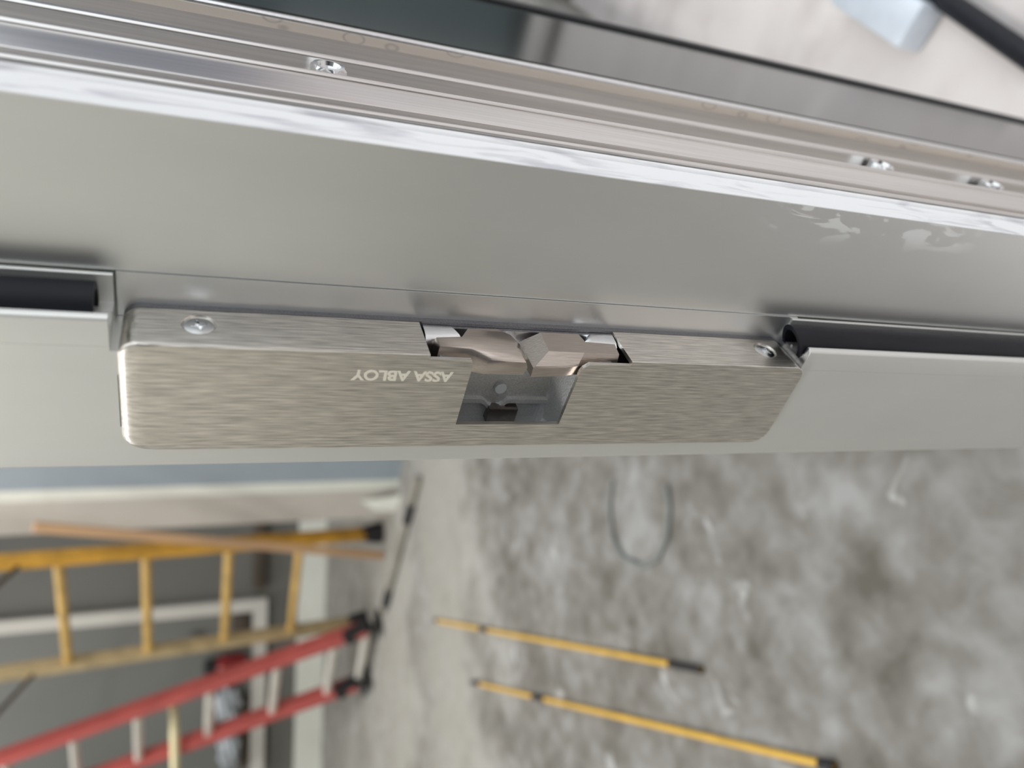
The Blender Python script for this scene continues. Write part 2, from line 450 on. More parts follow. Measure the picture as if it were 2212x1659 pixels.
bm = bmesh.new()
extr_z(bm, [(46.2, 148.8), (49.8, 148.8), (49.8, 156), (46.2, 156)], Z0, Z1, {1: 0.3})
from_bm('stop_strip', bm, M['ring'], door)['label'] = 'beige strip with dried water rings'
bm = bmesh.new()
extr_z(bm, [(49.9, 148.9), (51.4, 149.0), (51.4, 152.5), (49.9, 152.5)], Z0, Z1, {1: 1.2, 2: 0.8})
from_bm('edge_bead', bm, M['silver'], door)

# stop: sheet with the notch that the strike sits in
def stop_plate():
    bm = bmesh.new()
    out = [(-48, Z0), (-3.2, Z0), (-3.2, -213.2), (-4.6, -213.2), (-4.6, -210.2), (-36.5, -210.2), (-36.5, 15), (-31.5, 15), (-31.5, 20.42), (-12.5, 20.42), (-12.5, 15), (-4.6, 15), (-4.6, 22.0), (-3.2, 22.0), (-3.2, Z1), (-48, Z1)]
    a, b = extr_y(bm, out, 3.0, 20.4)
    es = [e for e in bm.edges if {v for v in e.verts} == {a[0], a[-1]}]
    bevel(bm, es, 0.0014, 4)
    return from_bm('door_stop', bm, M['stop'], door)
stop_plate()

def stop_top(z0, z1):
    """front wall, floor and thin back lip of the gasket groove"""
    bm = bmesh.new()
    extr_z(bm, [(-3.15, 3.0), (5.9, 3.0), (6.1, 5.0), (5.6, 5.5), (2.2, 5.5), (2.2, 7.2), (0.2, 7.2), (0.2, 12.2), (1.6, 12.2), (1.6, 13.2), (0.6, 13.2),
                (0.6, 18.6), (9.3, 18.6), (9.6, 18.9), (9.6, 19.5), (9.3, 19.8), (-3.15, 19.8)], z0, z1, {1: 1.3}, 4)
    return from_bm('gasket_channel', bm, M['stop'], door)
stop_top(22.0, Z1)
stop_top(Z0, -213.2)
def chan_end(z0, z1):
    bm = bmesh.new()
    extr_z(bm, [(-3.1, 3.05), (4.6, 3.05), (6.0, 4.6), (5.6, 5.45), (2.2, 5.45), (2.2, 7.15), (0.2, 7.15), (0.2, 12.25), (1.55, 12.25), (1.55, 13.15), (0.6, 13.15),
                (0.6, 18.65), (9.25, 18.65), (9.55, 18.95), (9.55, 19.45), (9.25, 19.75), (-3.1, 19.75)], z0, z1)
    return from_bm('saw_cut_end', bm, M['cut'], door)
chan_end(-213.3, -213.0)['label'] = 'bright saw-cut end'

def gasket(z0, z1, slant=0.0):
    bm = bmesh.new()
    n = 28; rings = []
    cx, cy, rx, ry = 2.9, 12.2, 7.4, 6.2
    def ring(z, k):
        out = []
        for i in range(n):
            t = 2 * math.pi * i / n
            x = cx + math.cos(t) * rx * k; y = cy + math.sin(t) * ry * k
            out.append(bm.verts.new(W(x, y, z + slant * (x - cx))))
        return out
    A, B, Bi, Ai = ring(z0, 1), ring(z1, 1), ring(z1, 0.72), ring(z0, 0.72)
    for p, q in ((A, B), (B, Bi), (Bi, Ai), (Ai, A)):
        for i in range(n):
            bm.faces.new((p[i], p[(i + 1) % n], q[(i + 1) % n], q[i]))
    return from_bm('gasket', bm, M['rubber'], door)
gasket(25.6, Z1)['label'] = 'black bulb gasket'
gasket(Z0, -211.5, 0.5)['label'] = 'black hollow bulb gasket with an open end'

bm = bmesh.new()
boxmm(bm, -4.4, 9.75, 19.9, 21.0, -216.4, 21.3)
from_bm('filler_plate', bm, M['anod'], door, smooth=False)

def hex_screw(z, yc=101.5, rot=0.2):
    bm = bmesh.new()
    n = 6; Rr = 6.4
    def hexring(x, k):
        out = []
        for i in range(24):
            t = 2 * math.pi * i / 24
            hx = math.cos(math.pi / 6) / math.cos((t % (math.pi / 3)) - math.pi / 6)
            rr = Rr * hx * k
            out.append(bm.verts.new(W(x, yc + math.cos(rot + t) * rr, z + math.sin(rot + t) * rr)))
        return out
    def cring(x, k):
        return [bm.verts.new(W(x, yc + math.cos(rot + 2 * math.pi * i / 24) * Rr * k, z + math.sin(rot + 2 * math.pi * i / 24) * Rr * k)) for i in range(24)]
    rings = [hexring(44.0, 1.0), hexring(49.0, 1.0), cring(49.9, 0.86), cring(50.0, 0.66), cring(48.6, 0.58), cring(48.4, 0.2)]
    for a, b2 in zip(rings, rings[1:]):
        for i in range(24):
            bm.faces.new((a[i], a[(i + 1) % 24], b2[(i + 1) % 24], b2[i]))
    bm.faces.new(rings[0][::-1]); bm.faces.new(rings[-1])
    return from_bm('hex_screw', bm, M['screw'], door, angle=25)
for z, q in ((-40, 0.2), (-303, 0.6), (-382, 0.9)):
    hex_screw(z, 101.0, q)

# glazed strip with its black edge gasket
win = tag(empty('window_1', (0.047, 0.21, 0)), 'narrow dark reflecting glass strip between the channel and a black gasket', kind='structure')
bm = bmesh.new(); boxmm(bm, 44, 51, 156.4, 270.2, Z0, Z1)
from_bm('pane', bm, M['glass'], win, smooth=False)
bm = bmesh.new()
extr_z(bm, [(42, 270.2), (52, 270.2), (53, 271.5), (53, 278), (51.5, 284), (42, 284)], Z0, Z1, {2: 1.0, 3: 2.0})
from_bm('edge_gasket', bm, M['dark'], win)['label'] = 'black edge gasket'

# ------------------------------------------------------------------ ELECTRIC STRIKE
strike = tag(empty('electric_strike', W(-19, 20, -98)),
             'brushed stainless electric strike reading ASSA ABLOY, screwed to the aluminium door frame', 'door strike')

def strike_cover():
    xo0, xo1, zt, zb = -38.0, 0.0, 20.0, -212.3
    def rr(cx, cz, r, a0, k=6):
        return [(cx + r * math.cos(a0 + i * math.pi / 2 / k), cz + r * math.sin(a0 + i * math.pi / 2 / k)) for i in range(k + 1)]
    def outline(ix=0.0, it=0.0, r=4.8):
        o = []
        o += rr(xo1 - r - ix, zt - r - it, r, 0)
        o += rr(xo0 + r + ix, zt - r - it, r, math.pi / 2)
        o += rr(xo0 + 6.5 + ix, zb + 6.5 + ix, 6.5, math.pi)
        o += rr(xo1 - r - ix, zb + r + ix, r, 1.5 * math.pi)
        return o
    bm = bmesh.new()
    def ring(y, ix, it):
        return [bm.verts.new(W(x, y, z)) for x, z in outline(ix, it)]
    rings = [ring(*q) for q in ((17.7, 0, 0), (2.2, 0, 0), (1.6, 0.0, 0.2), (1.15, 0.0, 0.55), (0.86, 0.0, 1.0), (0.56, 0.0, 1.9), (0.3, 0.0, 3.2), (0.12, 0.02, 4.9), (0.0, 0.12, 6.8))]
    n = len(rings[0])
    for a, b2 in zip(rings, rings[1:]):
        for i in range(n):
            bm.faces.new((a[i], a[(i + 1) % n], b2[(i + 1) % n], b2[i]))
    bm.faces.new(rings[0][::-1]); bm.faces.new(rings[-1])
    cover = from_bm('cover', bm, M['steel'], strike, smooth=False)
    cut = []
    def cutter(fn):
        b3 = bmesh.new(); fn(b3)
        bmesh.ops.recalc_face_normals(b3, faces=b3.faces[:])
        me = bpy.data.meshes.new('cut'); b3.to_mesh(me); b3.free()
        o = bpy.data.objects.new('cut', me); COL.objects.link(o); cut.append(o)
        md = cover.modifiers.new('b', 'BOOLEAN'); md.operation = 'DIFFERENCE'; md.object = o; md.solver = 'EXACT'
    cutter(lambda q: boxmm(q, -36.6, -1.5, 1.5, 30, -150, -50))                        # hollow behind the sheet
    # opening through the front face, with its wide mouth along the corner
    mouth = [(5, -64.8), (5, -135.8), (-0.6, -135.8), (-1.0, -135.3), (-1.0, -122.5), (-1.6, -120.3), (-3.4, -118.2), (-5.0, -117.6), (-28.2, -117.0), (-28.2, -79.0),
             (-3.2, -79.2), (-1.8, -78.6), (-1.0, -77.2), (-1.0, -65.2), (-0.6, -64.8)]
    cutter(lambda q: extr_y(q, mouth, -3, 1.6))
    cutter(lambda q: boxmm(q, -1.7, 5, -3, 30, -135.8, -64.8))                         # opening through the top flange
    for z in (0.2, -199.4):                                                           # countersunk screw holes
        def hole(q, z=z):
            k = 24
            a = [q.verts.new(W(0.5, 10.6 + 4.9 * math.cos(2 * math.pi * i / k), z + 4.9 * math.sin(2 * math.pi * i / k))) for i in range(k)]
            c = [q.verts.new(W(-2.8, 10.6 + 3.2 * math.cos(2 * math.pi * i / k), z + 3.2 * math.sin(2 * math.pi * i / k))) for i in range(k)]
            for i in range(k): q.faces.new((a[i], a[(i + 1) % k], c[(i + 1) % k], c[i]))
            q.faces.new(a[::-1]); q.faces.new(c)
        cutter(hole)
    dg = bpy.context.evaluated_depsgraph_get(); dg.update()
    me = bpy.data.meshes.new_from_object(cover.evaluated_get(dg))
    cover.modifiers.clear(); old = cover.data; cover.data = me
    for o in cut: bpy.data.objects.remove(o, do_unlink=True)
    me.shade_smooth(); me.set_sharp_from_angle(angle=math.radians(28))
    return cover
strike_cover()

# base plate rim behind the cover
bm = bmesh.new()
def rr2(r=4.4, x0=-37.8, x1=0.15, zt=19.8, zb=-212.2):
    o = []
    for cx, cz, a0 in ((x1 - r, zt - r, 0), (x0 + r, zt - r, math.pi / 2), (x0 + r, zb + r, math.pi), (x1 - r, zb + r, 1.5 * math.pi)):
        o += [(cx + r * math.cos(a0 + i * math.pi / 12), cz + r * math.sin(a0 + i * math.pi / 12)) for i in range(7)]
    return o
extr_y(bm, rr2(), 17.75, 19.9)
from_bm('base_plate', bm, M['base'], strike)['label'] = 'dark grey base plate rim'

# lettering, reading upward along the strike
cu = bpy.data.curves.new('lettering', 'FONT')
cu.body = 'ASSA ABLOY'; cu.size = 5.6; cu.extrude = 0.08; cu.space_character = 0.97; cu.offset = 0.16
to = bpy.data.objects.new('lettering_tmp', cu); COL.objects.link(to)
dg = bpy.context.evaluated_depsgraph_get(); dg.update()
me = bpy.data.meshes.new_from_object(to.evaluated_get(dg))
bpy.data.objects.remove(to, do_unlink=True)
xs = [v.co.x for v in me.vertices]; ys = [v.co.y for v in me.vertices]
sx = 31.6 / (max(xs) - min(xs)); sy = 4.0 / (max(ys) - min(ys)); mx_ = min(xs); my_ = min(ys)
for v in me.vertices:
    v.co = Vector(W(-6.3 - (v.co.y - my_) * sy, -0.02 - v.co.z, -73.6 + (v.co.x - mx_) * sx))
lo = link('lettering', me, M['letter'], strike, smooth=False)
lo['label'] = 'bright ASSA ABLOY lettering'

# screws with a four-lobed star recess
def star_screw(z, yc=10.6, rot=0.3):
    bm = bmesh.new(); k = 32
    def ring(x, fn):
        return [bm.verts.new(W(x, yc + math.cos(rot + 2 * math.pi * i / k) * fn(i), z + math.sin(rot + 2 * math.pi * i / k) * fn(i))) for i in range(k)]
    star = lambda i: 1.0 + 1.15 * max(0, math.cos(4 * 2 * math.pi * i / k)) ** 1.5
    rings = [ring(-2.2, lambda i: 3.0), ring(-0.5, lambda i: 4.25), ring(-0.15, lambda i: 4.05), ring(0.0, lambda i: 3.6), ring(0.05, lambda i: star(i) * 1.15 + 0.15),
             ring(-0.9, lambda i: star(i)), ring(-1.3, lambda i: 0.5)]
    for a, b2 in zip(rings, rings[1:]):
        for i in range(k):
            bm.faces.new((a[i], a[(i + 1) % k], b2[(i + 1) % k], b2[i]))
    bm.faces.new(rings[0][::-1]); bm.faces.new(rings[-1])
    return from_bm('screw', bm, M['screw'], strike, angle=30)
star_screw(0.2); star_screw(-199.4, rot=0.8)
for o in strike.children:
    if o.name.startswith('screw'): o.location.x -= 0.00025

# keepers
bm = bmesh.new()
loft_x(bm, [
    (-8.0, [(5.2, -69.2), (10, -69), (11, -77.5), (15.8, -80.8), (16.2, -92), (13.5, -95.8), (9.5, -97.4), (1.6, -98.0), (1.6, -84), (3.2, -79.2)]),
    (-4.2, [(4.9, -68.8), (10, -68.6), (11, -77.5), (15.8, -80.8), (16.2, -92), (13.5, -96.0), (8.4, -98.3), (0.7, -98.3), (0.8, -84), (2.6, -79.0)]),
    (-2.3, [(4.9, -68.8), (10, -68.6), (11, -77.5), (15.8, -80.8), (16.2, -92), (13.5, -96.0), (8.6, -98.1), (0.8, -97.4), (1.2, -86), (5.0, -79.6)]),
    (-1.1, [(5.0, -68.9), (10, -68.6), (11, -77.5), (15.8, -80.8), (16.2, -92), (13.5, -95.8), (9.2, -97.5), (2.6, -96.2), (3.2, -84.5), (5.2, -79.8)]),
    (-0.4, [(5.6, -69.3), (10, -69), (11, -77.7), (15.8, -80.9), (16.2, -91.5), (13.4, -95.2), (9.5, -96.5), (5.0, -94.2), (5.4, -84), (5.6, -80)]),
])
from_bm('keeper', bm, M['keeper'], strike, angle=48)
bm = bmesh.new()
loft_x(bm, [
    (-8.0, [(14.5, -100.2), (15.8, -121.5), (11.2, -122.3), (10.6, -134), (4.5, -133), (2.6, -117.5), (1.4, -111), (0.8, -100.6)]),
    (-4.0, [(14.5, -99.9), (15.8, -121.5), (11.2, -122.3), (10.6, -134), (4.4, -133.2), (2.0, -117.2), (0.8, -111), (0.3, -100.2)]),
    (-3.4, [(14.6, -100.6), (15.8, -121.5), (11.2, -122.3), (10.6, -134), (4.4, -133.2), (2.4, -117.4), (1.0, -111), (0.5, -100.9)]),
    (-0.4, [(15.7, -107.0), (15.8, -121.5), (11.3, -122.4), (10.6, -133.7), (4.7, -132.8), (5.0, -119.6), (4.9, -111), (5.1, -106.4)]),
])
from_bm('keeper', bm, M['keeper'], strike, angle=20)

# bright bracket behind the keepers: back strip, two lugs, plate between the tips
bm = bmesh.new()
extr = [(-1.0, [(16.4, -76), (17.6, -66), (17.6, -135.6), (16.4, -124)]), (-5.0, [(16.4, -76), (17.6, -66), (17.6, -135.6), (16.4, -124)])]
loft_x(bm, extr)
loft_x(bm, [(-9.0, [(10.4, -66), (17.6, -66), (17.2, -76), (11.6, -78)]),
            (-4.0, [(10.2, -66), (17.6, -66), (17.2, -76.5), (11.6, -78.6)]),
            (-2.2, [(10.8, -66), (17.6, -66), (17.2, -76.4), (12.0, -78.2)]),
            (-1.2, [(12.2, -66), (17.6, -66), (17.3, -76), (13.2, -77.6)]),
            (-0.8, [(14.2, -66), (17.6, -66), (17.4, -75.4), (15.0, -76.6)])])
loft_x(bm, [(-9.0, [(10.2, -135.4), (17.6, -135.6), (17.2, -126), (13.0, -122.6), (11.0, -125.5)]),
            (-4.0, [(10.2, -135.4), (17.6, -135.6), (17.2, -126), (13.0, -122.6), (11.0, -125.5)]),
            (-2.2, [(10.8, -135.4), (17.6, -135.6), (17.2, -126), (13.2, -123), (11.4, -125.7)]),
            (-1.2, [(12.4, -135.4), (17.6, -135.6), (17.3, -126.3), (14, -124.6), (13.0, -126)]),
            (-0.8, [(14.4, -135.4), (17.6, -135.6), (17.4, -127), (15.6, -126.4), (14.6, -127)])])
loft_x(bm, [(-6.5, [(8, -92), (16.4, -86), (16.4, -112), (8, -106)]), (-4.6, [(8, -92), (16.4, -86), (16.4, -112), (8, -106)])])
from_bm('keeper_bracket', bm, M['silver'], strike, angle=40)['label'] = 'bright zinc bracket'

# pocket casting
bm = bmesh.new()
loft_x(bm, [(-37, [(13.4, -64), (19.6, -64), (19.6, -138), (13.4, -138)]), (-26, [(13.0, -64), (19.6, -64), (19.6, -138), (13.0, -138)]),
            (-9, [(14.2, -64), (19.6, -64), (19.6, -138), (14.2, -138)]), (-6.6, [(15.0, -64), (19.6, -64), (19.6, -138), (15.0, -138)])])   # back
boxmm(bm, -37.4, -36.0, 1.6, 14.0, -138, -64)                                        # floor of the pocket
loft_x(bm, [(-36.2, [(1.6, -121.5), (1.6, -119.6), (13.6, -115.6), (13.6, -121.5)]), (-9, [(1.6, -121.5), (1.6, -119.6), (13.6, -115.6), (13.6, -121.5)])])  # ramp wall
boxmm(bm, -36.2, -9, 1.6, 13.6, -78.8, -76.5)
from_bm('pocket', bm, M['cast'], strike, smooth=False)['label'] = 'grey cast metal pocket'
# rail across the pocket with a half-round dip around the plug
bm = bmesh.new()
pth = [(-26.8, -78.8), (-26.8, -91.0), (-27.6, -92.4), (-29.2, -94.0), (-30.2, -96.2), (-29.8, -98.4), (-28.2, -100.0), (-27.0, -101.0), (-26.8, -102), (-26.8, -116.3)]
ra = [bm.verts.new(W(x, 11.6, z)) for x, z in pth] ; rb = [bm.verts.new(W(x - 1.7, 11.6, z)) for x, z in pth]
rc = [bm.verts.new(W(x + 0.5, 13.4, z)) for x, z in pth]; rd = [bm.verts.new(W(x - 2.2, 13.4, z)) for x, z in pth]
for i in range(len(pth) - 1):
    for p, q in ((ra, rb), (rc, ra), (rb, rd), (rd, rc)):
        bm.faces.new((p[i], p[i + 1], q[i + 1], q[i]))
from_bm('pocket_rail', bm, M['rail'], strike, angle=50)
bm = bmesh.new()
k = 24; fr = []
for y, r in ((13.5, 2.15), (12.0, 2.15), (11.85, 1.95)):
    fr.append([bm.verts.new(W(-22.4 + r * math.cos(2 * math.pi * i / k), y, -97.2 + r * math.sin(2 * math.pi * i / k))) for i in range(k)])
for a, b2 in zip(fr, fr[1:]):
    for i in range(k): bm.faces.new((a[i], a[(i + 1) % k], b2[(i + 1) % k], b2[i]))
bm.faces.new(fr[-1])
from_bm('plug', bm, M['disc'], strike)['label'] = 'round pale plug'
bm = bmesh.new()
vs = boxmm(bm, -36.0, -29.6, 9.6, 13.4, -105.2, -94.2)
bevel(bm, bm.edges[:], 0.0004, 2)
from_bm('switch_block', bm, M['blk'], strike)['label'] = 'small brown steel block'
bm = bmesh.new()                                                                      # gussets at the ramp
loft_x(bm, [(-36, [(10.2, -113.8), (10.2, -119), (13.4, -119), (13.4, -113.8)]), (-29.0, [(12.4, -114.6), (12.4, -117.2), (13.4, -117.2), (13.4, -114.6)])])
loft_x(bm, [(-36, [(5.5, -116.6), (5.5, -119.2), (13.2, -117.4), (13.2, -115.0)]), (-34.4, [(6.0, -117.2), (6.0, -119.2), (13.2, -117.4), (13.2, -115.6)])])
from_bm('gusset', bm, M['rail'], strike, smooth=False)
for z in (-72.2, -127.8):                                                             # pivot pin heads under the keeper arms
    bm = bmesh.new()
    fr = [[bm.verts.new(W(x, 4.7 + r * math.cos(2 * math.pi * i / k), z + r * math.sin(2 * math.pi * i / k))) for i in range(k)] for x, r in ((-6, 3.0), (-3.4, 3.0), (-3.1, 2.7))]
    for a, b2 in zip(fr, fr[1:]):
        for i in range(k): bm.faces.new((a[i], a[(i + 1) % k], b2[(i + 1) % k], b2[i]))
    bm.faces.new(fr[-1])
    from_bm('pivot_pin', bm, M['base'], strike)

# ------------------------------------------------------------------ ROOM BEHIND: pilaster, back wall
def prism(bm, foot, z0, z1):
    lo = [bm.verts.new((p[0], p[1], z0)) for p in foot]; hi = [bm.verts.new((p[0], p[1], z1)) for p in foot]
    n = len(foot)
    for i in range(n): bm.faces.new((lo[i], lo[(i + 1) % n], hi[(i + 1) % n], hi[i]))
    bm.faces.new(lo[::-1]); bm.faces.new(hi)
def P2(px, py):
    v = on_floor(px, py); return np.array([v.x, v.y])
p1, p2, p3, p4 = P2(872, 985), P2(862, 1036), P2(856, 1056), P2(846, 1116)
bk = np.array([-0.45, 0.55])
bm = bmesh.new(); prism(bm, [p1, p2, p2 + bk, p1 + bk], 0, ZT)
tag(from_bm('wall_end', bm, M['bluegrey'], smooth=False), 'blue grey end of the partition beyond the jamb', kind='structure')
bm = bmesh.new(); prism(bm, [p2, p3, p3 + bk, p2 + bk], 0, ZT)
tag(from_bm('trim_1', bm, M['white'], smooth=False), 'white corner trim of the partition', kind='structure')
bm = bmesh.new(); prism(bm, [p3, p4, p4 + bk * 1.2, p3 + bk], 0, ZT)
tag(from_bm('wall_left', bm, M['beige'], smooth=False), 'beige partition wall behind the yellow ladder', kind='structure')

# back wall, square to the line of sight down the room
wa, wc = P2(704, 1150), P2(692, 1640)
u = (wc - wa) / np.linalg.norm(wc - wa)
nrm = np.array([-u[1], u[0]])
if nrm @ (CAMP[:2] - wa) < 0: nrm = -nrm
def wall_pt(s, out, z): q = wa + u * s + nrm * out; return (q[0], q[1], z)
def on_wall(px, py, out=0.0):
    r = ray(px, py); d = (wa + nrm * out - CAMP[:2]) @ nrm; t = d / (r[:2] @ nrm)
    q = CAMP + r * t
    return float((q[:2] - wa) @ u), float(q[2])
def wall_box(bm, s0, s1, z0, z1, o0, o1):
    vs = [bm.verts.new(wall_pt(s, o, z)) for s in (s0, s1) for o in (o0, o1) for z in (z0, z1)]
    for f in ((0, 1, 3, 2), (4, 6, 7, 5), (0, 4, 5, 1), (2, 3, 7, 6), (0, 2, 6, 4), (1, 5, 7, 3)):
        bm.faces.new([vs[i] for i in f])
bm = bmesh.new(); wall_box(bm, -3.0, 6.5, 0, ZT, -0.15, 0)
tag(from_bm('wall_back', bm, M['greywall'], smooth=False), 'grey back wall behind the ladders', kind='structure')
zb1 = on_wall(640, 1400)[1]
bm = bmesh.new(); wall_box(bm, -3.0, 6.5, 0, zb1, 0, 0.03)
tag(from_bm('baseboard_back', bm, M['white'], smooth=False), 'pale base along the back wall', kind='structure')
# door in the back wall with its white casing
s_a, z_a = on_wall(300, 1338); s_b, z_b = on_wall(575, 1350); s_c, _ = on_wall(560, 1650)
_, z_t = on_wall(545, 1350)
d2 = tag(empty('door_2', wall_pt(s_a, 0, z_b)), 'grey service door with white casing in the back wall', kind='structure')
cw = 0.07
bm = bmesh.new(); wall_box(bm, s_a - cw, s_a, z_b, ZT, 0, 0.05); from_bm('casing', bm, M['drywall'], d2, smooth=False)
bm = bmesh.new(); wall_box(bm, s_a, s_a + 1.0, z_b, z_t, 0, 0.05); from_bm('casing', bm, M['drywall'], d2, smooth=False)
bm = bmesh.new(); wall_box(bm, s_a, s_a + 1.0, z_t, ZT, 0.0, 0.012); from_bm('panel', bm, simple('grey_door', (0.16, 0.165, 0.155), 0.45, 0, 0.04, (2, 2, 2)), d2, smooth=False)
s_k, z_k = on_wall(420, 1376)
bm = bmesh.new(); tube(bm, [wall_pt(s_k, 0.012, z_k), wall_pt(s_k, 0.05, z_k)], 0.035, 16)
from_bm('knob', bm, M['greywall'], d2)

def wall_thing(name, x0, x1, y0, y1, depth, m, label, cat, off=0.031, lid=None):
    s0, zlo = on_wall(x1, y0, off); s1, zhi = on_wall(x0, y1, off)
    bm = bmesh.new(); wall_box(bm, min(s0, s1), max(s0, s1), min(zlo, zhi), max(zlo, zhi), off, off + depth)
    bevel(bm, bm.edges[:], 0.012, 2)
    return tag(from_bm(name, bm, m), label, cat)
wall_thing('wall_board', 500, 545, 1312, 1392, 0.02, M['brown'], 'dark brown board hung on the back wall inside the white casing', 'board', 0.013)
wall_thing('wall_box', 545, 578, 1080, 1270, 0.05, M['brown'], 'dark narrow box on the back wall above the yellow ladder rail', 'box', 0.001)

# ------------------------------------------------------------------ LADDERS
def ladder(name, foot1, foot2, top1, near, rung_px, mats, wd, th, label, cat, extend):
    """two feet on the floor; rail 1 runs up to the sight ray top1 at 1/near of the foot's depth"""
    f1, f2 = on_floor(*foot1), on_floor(*foot2)
    dep = float((np.array(f1) - CAMP) @ vf)
    d = Vector(CAMP + ray(*top1) * (dep / near / FPX)) - f1
    d.normalize()
    root = tag(empty(name, (f1 + f2) / 2), label, cat)
    across = (f2 - f1).normalized(); out = across.cross(d).normalized()
    L = min(extend, (ZT - 0.12) / d.z)
    for f, mm in ((f1, mats[0]), (f2, mats[1])):
        bm = bmesh.new(); bar(bm, f + d * 0.06, f + d * L, th, wd, out)
        bevel(bm, bm.edges[:], 0.006, 2)
        from_bm('rail', bm, mm, root)
    for px in rung_px:
        # distance along rail 1 of the pixel
        r = ray(*px)
        A = np.column_stack([np.array(d), -r]); t = np.linalg.lstsq(A, CAMP - np.array(f1), rcond=None)[0]
        q = f1 + d * float(t[0])
        bm = bmesh.new(); tube(bm, [q, q + (f2 - f1)], mats[3], 12)
        from_bm('rung', bm, mats[2], root)
    return root, f1, f2, d, across, out

yl, f1, f2, d, ac, out = ladder('step_ladder', (826, 1150), (792, 1340), (0, 1215), 1.30,
       [(650, 1180), (495, 1188), (315, 1200), (125, 1210)], (M['yellow'], M['paleyellow'], M['rungyellow'], 0.018), 0.06, 0.03,
       'tall yellow step ladder standing by the beige partition', 'ladder', 2.3)
for f in (f1, f2):
    bm = bmesh.new(); tube(bm, [f + Vector((0, 0, 0.002)), f + Vector((0, 0, 0.03)), f + d * 0.09], [0.045, 0.045, 0.032], 16)
    from_bm('rubber_foot', bm, M['dark'], yl)
for (qa, qb, f) in (((-120, 1105), (55, 1210), f1), ((-120, 1300), (85, 1440), f2)):
    r = ray(*qb); A = np.column_stack([np.array(d), -r]); t = np.linalg.lstsq(A, CAMP - np.array(f), rcond=None)[0]
    q = f + d * float(t[0])
    bm = bmesh.new(); bar(bm, q, q + d * 0.18 - out * 0.25, 0.02, 0.008, out)
    from_bm('spreader', bm, M['brown'], yl)

rl, f1, f2, d, ac, out = ladder('extension_ladder', (822, 1345), (800, 1464), (0, 1638), 1.0,
       [(793, 1352), (723, 1377), (599, 1421), (454, 1474), (297, 1531), (158, 1581), (10, 1634)], (M['red'], M['red'], M['alu'], 0.020), 0.080, 0.030,
       'red extension ladder with aluminium rungs leaning in front of the yellow ladder', 'ladder', 4.0)
for f in (f1, f2):
    bm = bmesh.new()
    bar(bm, f + d * 0.16 - out * 0.02, f + Vector((0, 0, 0.05)), 0.045, 0.05, out)
    bar(bm, f - out * 0.07 + Vector((0, 0, 0.025)), f + out * 0.05 + Vector((0, 0, 0.012)), 0.06, 0.024)
    from_bm('foot_shoe', bm, M['dark'], rl, smooth=False)

# ------------------------------------------------------------------ THINGS ON THE FLOOR AND AGAINST THE WALL
def floor_pole(name, a, b2, r, m, label, cat, collars, group=None):
    p, q = on_floor(*a), on_floor(*b2)
    p.z = q.z = r + 0.001
    root = tag(empty(name, (p.x, p.y, 0)), label, cat, group)
    bm = bmesh.new(); tube(bm, [p, q], r, 14); from_bm('shaft', bm, m, root)
    for t0, t1, k in collars:
        bm = bmesh.new(); tube(bm, [p.lerp(q, t0), p.lerp(q, t1)], r * k, 14); from_bm('sleeve', bm, M['dark'], root)
    return root
floor_pole('yellow_pole', (945, 1340), (1522, 1446), 0.0055, M['pole'], 'shorter yellow pole with black end lying on the concrete, nearer the wall', 'pole', [(0.94, 1.0, 1.06), (0.30, 0.34, 1.3), (-0.005, 0.02, 1.1)])
floor_pole('yellow_pole', (1028, 1474), (1812, 1655), 0.0055, M['pole'], 'longer yellow pole with black tip lying across the open concrete floor', 'pole', [(0.982, 1.0, 1.3), (0.31, 0.36, 1.15), (-0.01, 0.04, 1.1)])
floor_pole('grey_conduit', (912, 1030), (836, 1320), 0.013, M['greypipe'], 'grey conduit with dark couplings lying behind the ladders feet', 'pipe', [(0.18, 0.30, 1.4), (0.82, 0.94, 1.4)])

q0 = on_floor(830, 1200); q0.z = 0.004
qa = ray(72, 1138)
top = CAMP + qa * ((0.72 * (np.array(q0) - CAMP) @ vf) / FPX)
bm = bmesh.new(); bar(bm, q0, Vector(top), 0.032, 0.02, Vector(vf)); bevel(bm, bm.edges[:], 0.003, 2)
tag(from_bm('wooden_stick', bm, M['wood']), 'raw pine stick leaning past the yellow ladder', 'stick')

bm = bmesh.new()
pts = [on_floor(*p, 0.0045) for p in ((1322, 1040), (1316, 1100), (1322, 1160), (1345, 1205), (1385, 1224), (1420, 1208), (1440, 1160), (1446, 1100), (1438, 1050))]
tube(bm, pts, 0.0045, 10)
tag(from_bm('cable', bm, M['cable']), 'grey cable curled in a loop on the concrete floor', 'cable')

# red fire extinguisher hung on the back wall
sE, _ = on_wall(500, 1436, 0.08)
zb_, zm_, zt_ = (on_wall(px, 1436, 0.08)[1] for px in (530, 468, 440))
ext = tag(empty('fire_extinguisher', wall_pt(sE, 0.08, zb_)), 'red fire extinguisher with black head hung on the back wall between the ladders', 'extinguisher')
bm = bmesh.new(); tube(bm, [wall_pt(sE, 0.08, z) for z in (zb_, zb_ + 0.015, zm_ - 0.03, zm_)], [0.05, 0.06, 0.06, 0.035], 20); from_bm('tank', bm, M['redplastic'], ext)
bm = bmesh.new(); tube(bm, [wall_pt(sE, 0.08, z) for z in (zm_, zm_ + 0.02, zt_ - 0.01, zt_)], [0.03, 0.045, 0.045, 0.03], 16); from_bm('head', bm, M['dark'], ext)
bm = bmesh.new(); wall_box(bm, sE - 0.025, sE + 0.025, zb_ + 0.02, zm_, 0.0, 0.03); from_bm('bracket', bm, M['dark'], ext, smooth=False)

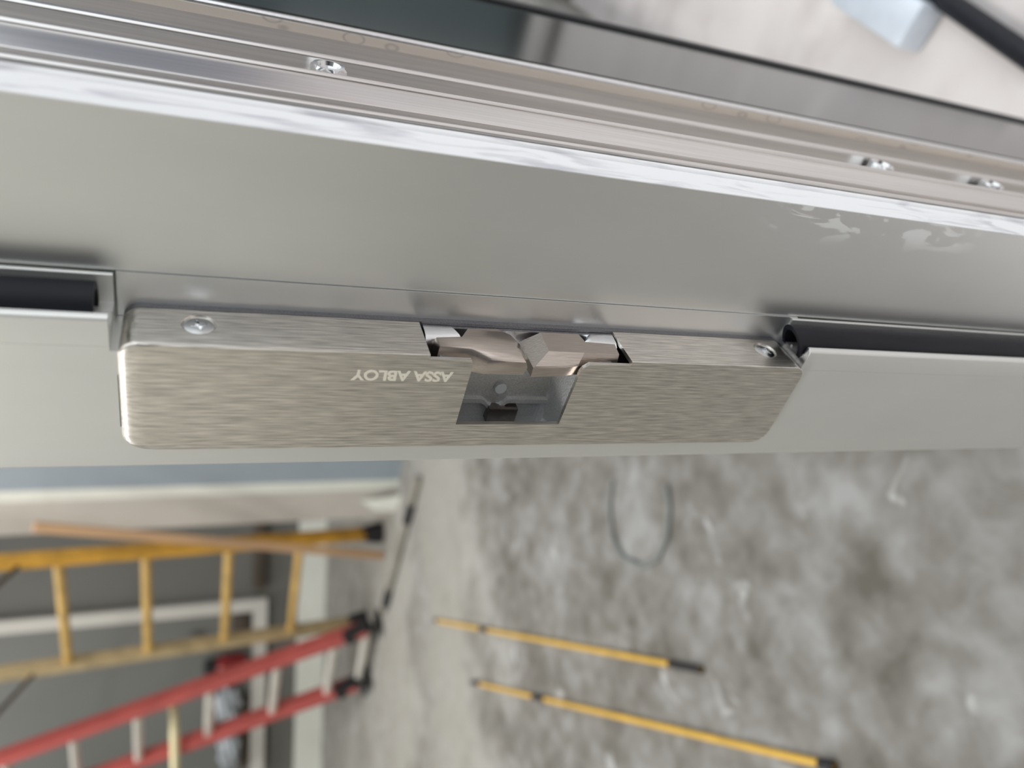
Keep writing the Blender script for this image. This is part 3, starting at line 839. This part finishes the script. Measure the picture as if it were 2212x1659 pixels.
wall_thing('notice_board', 515, 582, 1490, 1659, 0.02, M['brown'], 'dark board on the back wall behind the red ladder, below the extinguisher', 'board', 0.001)
def hung_bag(name, x0, x1, y0, y1, m, label, cat, seed):
    sa, za = on_wall(x0, y0, 0.07); sb, zb_ = on_wall(x1, y1, 0.07)
    cs_, cz, rs, rz = (sa + sb) / 2, (za + zb_) / 2, abs(sb - sa) / 2, abs(za - zb_) / 2
    bm = bmesh.new(); bmesh.ops.create_icosphere(bm, subdivisions=4, radius=1.0)
    for v in bm.verts:
        k2 = 1 + 0.16 * math.sin(7 * v.co.x + seed) * math.cos(6 * v.co.z) + 0.14 * math.sin(11 * v.co.z + 5 * v.co.x)
        v.co = Vector(wall_pt(cs_ + v.co.x * rs * k2, max(0.02, 0.07 + v.co.y * 0.055 * k2), cz + v.co.z * rz * k2))
    return tag(from_bm(name, bm, m, angle=60), label, cat)
hung_bag('plastic_bag', 462, 516, 1485, 1560, M['plastic'], 'crumpled clear plastic bag on the back wall, seen between the red ladder rails', 'bag', 2)
hung_bag('plastic_bag', 470, 516, 1582, 1659, M['plastic'], 'crumpled clear plastic bag on the back wall, below the lower red ladder rail', 'bag', 5)

# brass tube threaded through the red ladder
dep = float((np.array(rl.location) - CAMP) @ vf)
pa, pb = Vector(CAMP + ray(374, 1500) * ((dep + 0.10) / FPX)), Vector(CAMP + ray(384, 1800) * ((dep - 0.12) / FPX))
bm = bmesh.new(); tube(bm, [pa, pb], 0.020, 14)
tag(from_bm('brass_tube', bm, M['brass']), 'brass coloured tube pushed through the red extension ladder', 'tube')

# white triangle standing in for a patch of glare at the partition foot
a0, a1, a2 = on_floor(862, 1070), on_floor(848, 1105), None
up = Vector(CAMP + ray(690, 1094) * ((np.array(a1) - CAMP) @ vf / FPX))
bm = bmesh.new(); n_ = Vector((CAMP[0] - a0.x, CAMP[1] - a0.y, 0)).normalized() * 0.012
tri = [a0 + n_ * 2, a1 + n_ * 2, up + n_ * 2]; tr2 = [v + n_ for v in tri]
A_ = [bm.verts.new(v) for v in tri]; B_ = [bm.verts.new(v) for v in tr2]
for i in range(3): bm.faces.new((A_[i], A_[(i + 1) % 3], B_[(i + 1) % 3], B_[i]))
bm.faces.new(A_[::-1]); bm.faces.new(B_)
tag(from_bm('glare_patch', bm, M['white'], smooth=False), 'white triangle standing for the light patch at the foot of the partition', 'board')

# metal bar and black rod on the pavement by the wall line
p, q = on_floor(1838, -32, -0.127), on_floor(1990, 62, -0.127)
bm = bmesh.new(); bar(bm, p, q, 0.058, 0.042); bevel(bm, bm.edges[:], 0.003, 2)
tag(from_bm('aluminium_bar', bm, M['pale_blue'], None), 'pale bluish metal section lying on the pavement beyond the black gasket', 'bar')
p, q = on_floor(1975, -45, -0.136), on_floor(2240, 136, -0.136)
bm = bmesh.new(); tube(bm, [p, q], 0.0135, 14)
tag(from_bm('black_rod', bm, M['rubber']), 'black rubber rod lying on the pavement past the aluminium section', 'rod')
